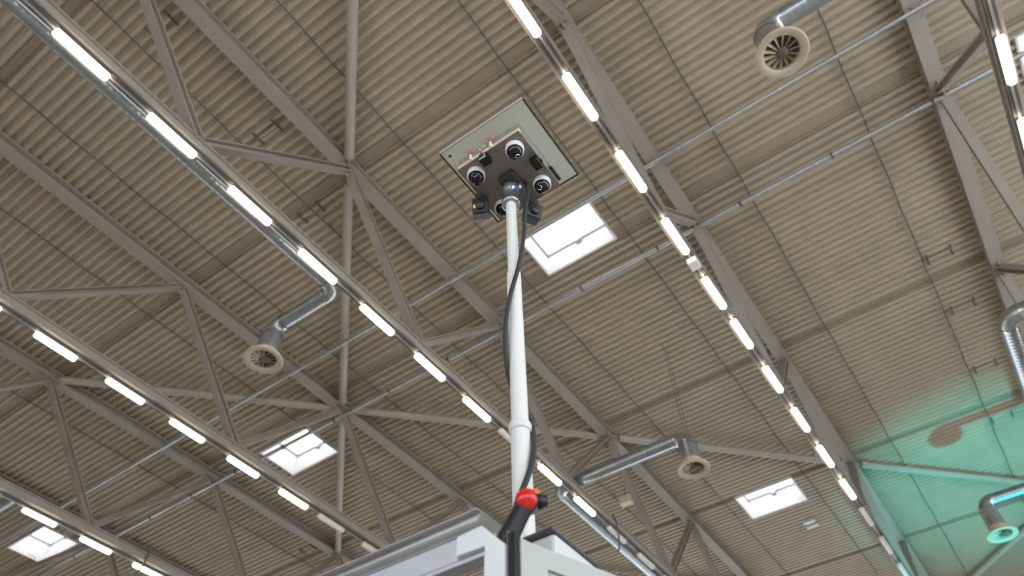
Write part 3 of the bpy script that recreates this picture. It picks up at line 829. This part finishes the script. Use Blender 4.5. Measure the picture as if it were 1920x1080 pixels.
# front frame
MB().box(TM(FU, 1.078, 0.962), TM(FU + 0.05, VL, 1.027)).build('top_beam', M_ALU, trail, bevel=.003)
MB().box(TM(FU + .006, 0.985, 0.952), TM(FU + 0.05, VL, 0.962)).build('inner_lip', M_ALU, trail)
MB().prism([TM(FU - .004, 1.0785, 1.027), TM(FU - .004, 0.998, 1.032), TM(FU - .004, 0.926, 0.956), TM(FU - .004, 0.926, 0.70), TM(FU - .004, 0.986, 0.70), TM(FU - .004, 0.986, 0.970), TM(FU - .004, 1.0785, 0.973)], (0.045, 0, 0)).build('corner_bracket', M_ALUB, trail)
MB().box(TM(FU, 0.926, -EYE + .0), TM(FU + .05, 0.986, 0.70)).build('corner_post', M_ALU, trail)
MB().box(TM(FU + .008, 0.986, -0.2), TM(FU + .045, 0.996, 0.952)).build('inner_lip', M_ALU, trail)
MB().prism([TM(FU + .0415, 0.9975, 1.0325), TM(FU + .0415, 0.9255, 0.9565), TM(FU + .044, 0.922, 0.9575), TM(FU + .044, 0.996, 1.037)], (0.02, 0, 0)).build('edge_trim', M_TAN, trail)
MB().box(TM(FU, VL - .06, -EYE), TM(FU + .05, VL, 1.027)).build('corner_post', M_ALU, trail)
MB().box(TM(FU + .01, .99, -EYE + .02), TM(FU + .045, VL - .06, -0.25)).build('lower_panel', M_ALU, trail)
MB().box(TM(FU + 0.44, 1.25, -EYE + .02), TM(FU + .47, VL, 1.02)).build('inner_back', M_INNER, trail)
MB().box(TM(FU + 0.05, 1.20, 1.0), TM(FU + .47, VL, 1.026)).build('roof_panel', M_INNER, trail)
MB().box(TM(FU + 0.05, VL - .03, -EYE + .02), TM(FU + .44, VL, 1.0)).build('end_wall', M_ALU, trail)
# device inside the opening
MB().box(TM(FU + .10, 1.06, 0.925), TM(FU + .20, 1.19, 0.950)).build('device_plate', M_GREENB, trail, bevel=.004)
MB().box(TM(FU + .11, 1.055, 0.84), TM(FU + .19, 1.135, 0.925)).build('device_body', M_BLACK, trail, bevel=.01)
MB().tube([TM(FU + .09, 1.10, 0.80), TM(FU + .09, 1.10, 0.905)], 0.006, 10).build('device_pin', M_CHROME, trail)
MB().tube([TM(FU + .09, 1.072, 0.80), TM(FU + .09, 1.072, 0.90)], 0.005, 10).build('device_pin', M_CHROME, trail)
MB().tube([TM(FU + .15, 1.10, -EYE + .02), TM(FU + .15, 1.10, 0.84)], 0.02, 12).build('device_post', M_BLACK, trail)
# black seal with a bright strip between frame and door
MB().box(TM(FU + .004, 0.898, -EYE + .02), TM(FU + .03, 0.9165, 0.988)).build('seal', M_RUB, trail, bevel=.004)
MB().box(TM(FU + .000, 0.9165, -EYE + .02), TM(FU + .02, 0.9205, 0.990)).build('seal_strip', M_CHROME, trail)
# grey door standing ajar
dd = Vector((0.9441, -0.3295, 0)); dn = Vector((-0.3295, -0.9441, 0))
h0 = TM(1.322, 0.896, 0)
def door_box(s0, s1, z0, z1, n0, n1):
    b = MB(); base = Vector((h0.x, h0.y, 0))
    q = [base + dd * s0 + dn * n0, base + dd * s1 + dn * n0, base + dd * s1 + dn * n1, base + dd * s0 + dn * n1]
    return b.prism([Vector((p.x, p.y, EYE + z0)) for p in q], (0, 0, z1 - z0))
DT = 0.971
door_box(0.0, 0.022, -EYE + .02, DT, -0.03, 0.004).build('door_edge', M_DOOR, trail, bevel=.003)
door_box(0.022, 0.085, -EYE + .02, DT, -0.03, 0.0).build('door_stile', M_DOOR, trail)
door_box(0.085, 1.0, DT - .055, DT, -0.03, 0.0).build('door_rail', M_DOOR, trail)
door_box(0.93, 1.0, -EYE + .02, DT - .055, -0.03, 0.0).build('door_stile', M_DOOR, trail)
door_box(0.085, 0.93, DT - .068, DT - .055, -0.03, -0.008).build('infill_bead', M_BOXS, trail)
door_box(0.085, 0.93, -EYE + .02, DT - .068, -0.03, -0.012).build('door_infill', M_GLASS, trail)
# white wing wall with slate cap behind the door
MB().box(TM(1.512, 0.908, -EYE + .02), TM(2.75, 0.995, 1.089)).build('wing_wall', M_WHITE, trail, bevel=.012)
MB().box(TM(1.494, 0.9045, 1.089), TM(2.76, 1.005, 1.098)).build('wing_cap', M_SLATE, trail, bevel=.003)
MB().box(TM(1.35, 1.005, -EYE), TM(2.6, VL, -EYE + .25)).build('chassis', M_DGREY, trail)

# ------------------------------------------------------------------ rubber stalk marker lamp
lamp = empty('marker_lamp', TM(1.33, 0.955, 1.0)); tag(lamp, 'black rubber stalk marker lamp with red and amber lenses on the trailer corner', 'marker lamp')
p_head = TM(1.36, 0.895, 1.100); p_base = TM(1.345, 0.962, 0.985)
ax = Vector((-0.86, -0.35, -0.33)).normalized()
stalk = [p_base + Vector((0, 0.008, -0.03)), p_base, p_base.lerp(p_head, .35) , p_base.lerp(p_head, .7), p_head + Vector((0, 0, -.004))]
MB().tube(stalk, 0.02, 18, radii=[0.029, 0.029, 0.0265, 0.025, 0.024]).build('stalk', M_RUB, lamp)
MB().lathe(p_head, [(0.0, -0.055), (0.022, -0.055), (0.029, -0.04), (0.031, -0.01), (0.031, 0.012), (0.028, 0.016), (0.0, 0.016)], 26, axis=ax).build('head', M_RUB, lamp)
MB().lathe(p_head, [(0.0295, 0.014), (0.0285, 0.022), (0.022, 0.029), (0.012, 0.033), (0.0, 0.034)], 26, axis=ax).build('red_lens', M_RED, lamp)
side = Vector((0.55, -0.80, 0.1)).normalized()
sh = p_head - ax * 0.022
MB().lathe(sh, [(0.018, 0.02), (0.022, 0.022), (0.022, 0.036), (0.018, 0.040), (0.018, 0.05), (0.0, 0.052)], 22, axis=side).build('side_socket', M_RUB, lamp)
MB().lathe(sh + Vector((0, 0, .012)), [(0.016, 0.010), (0.018, 0.018), (0.014, 0.034), (0.0, 0.037)], 22, axis=(side + Vector((0, 0, .55))).normalized()).build('amber_lens', M_ORANGE, lamp)
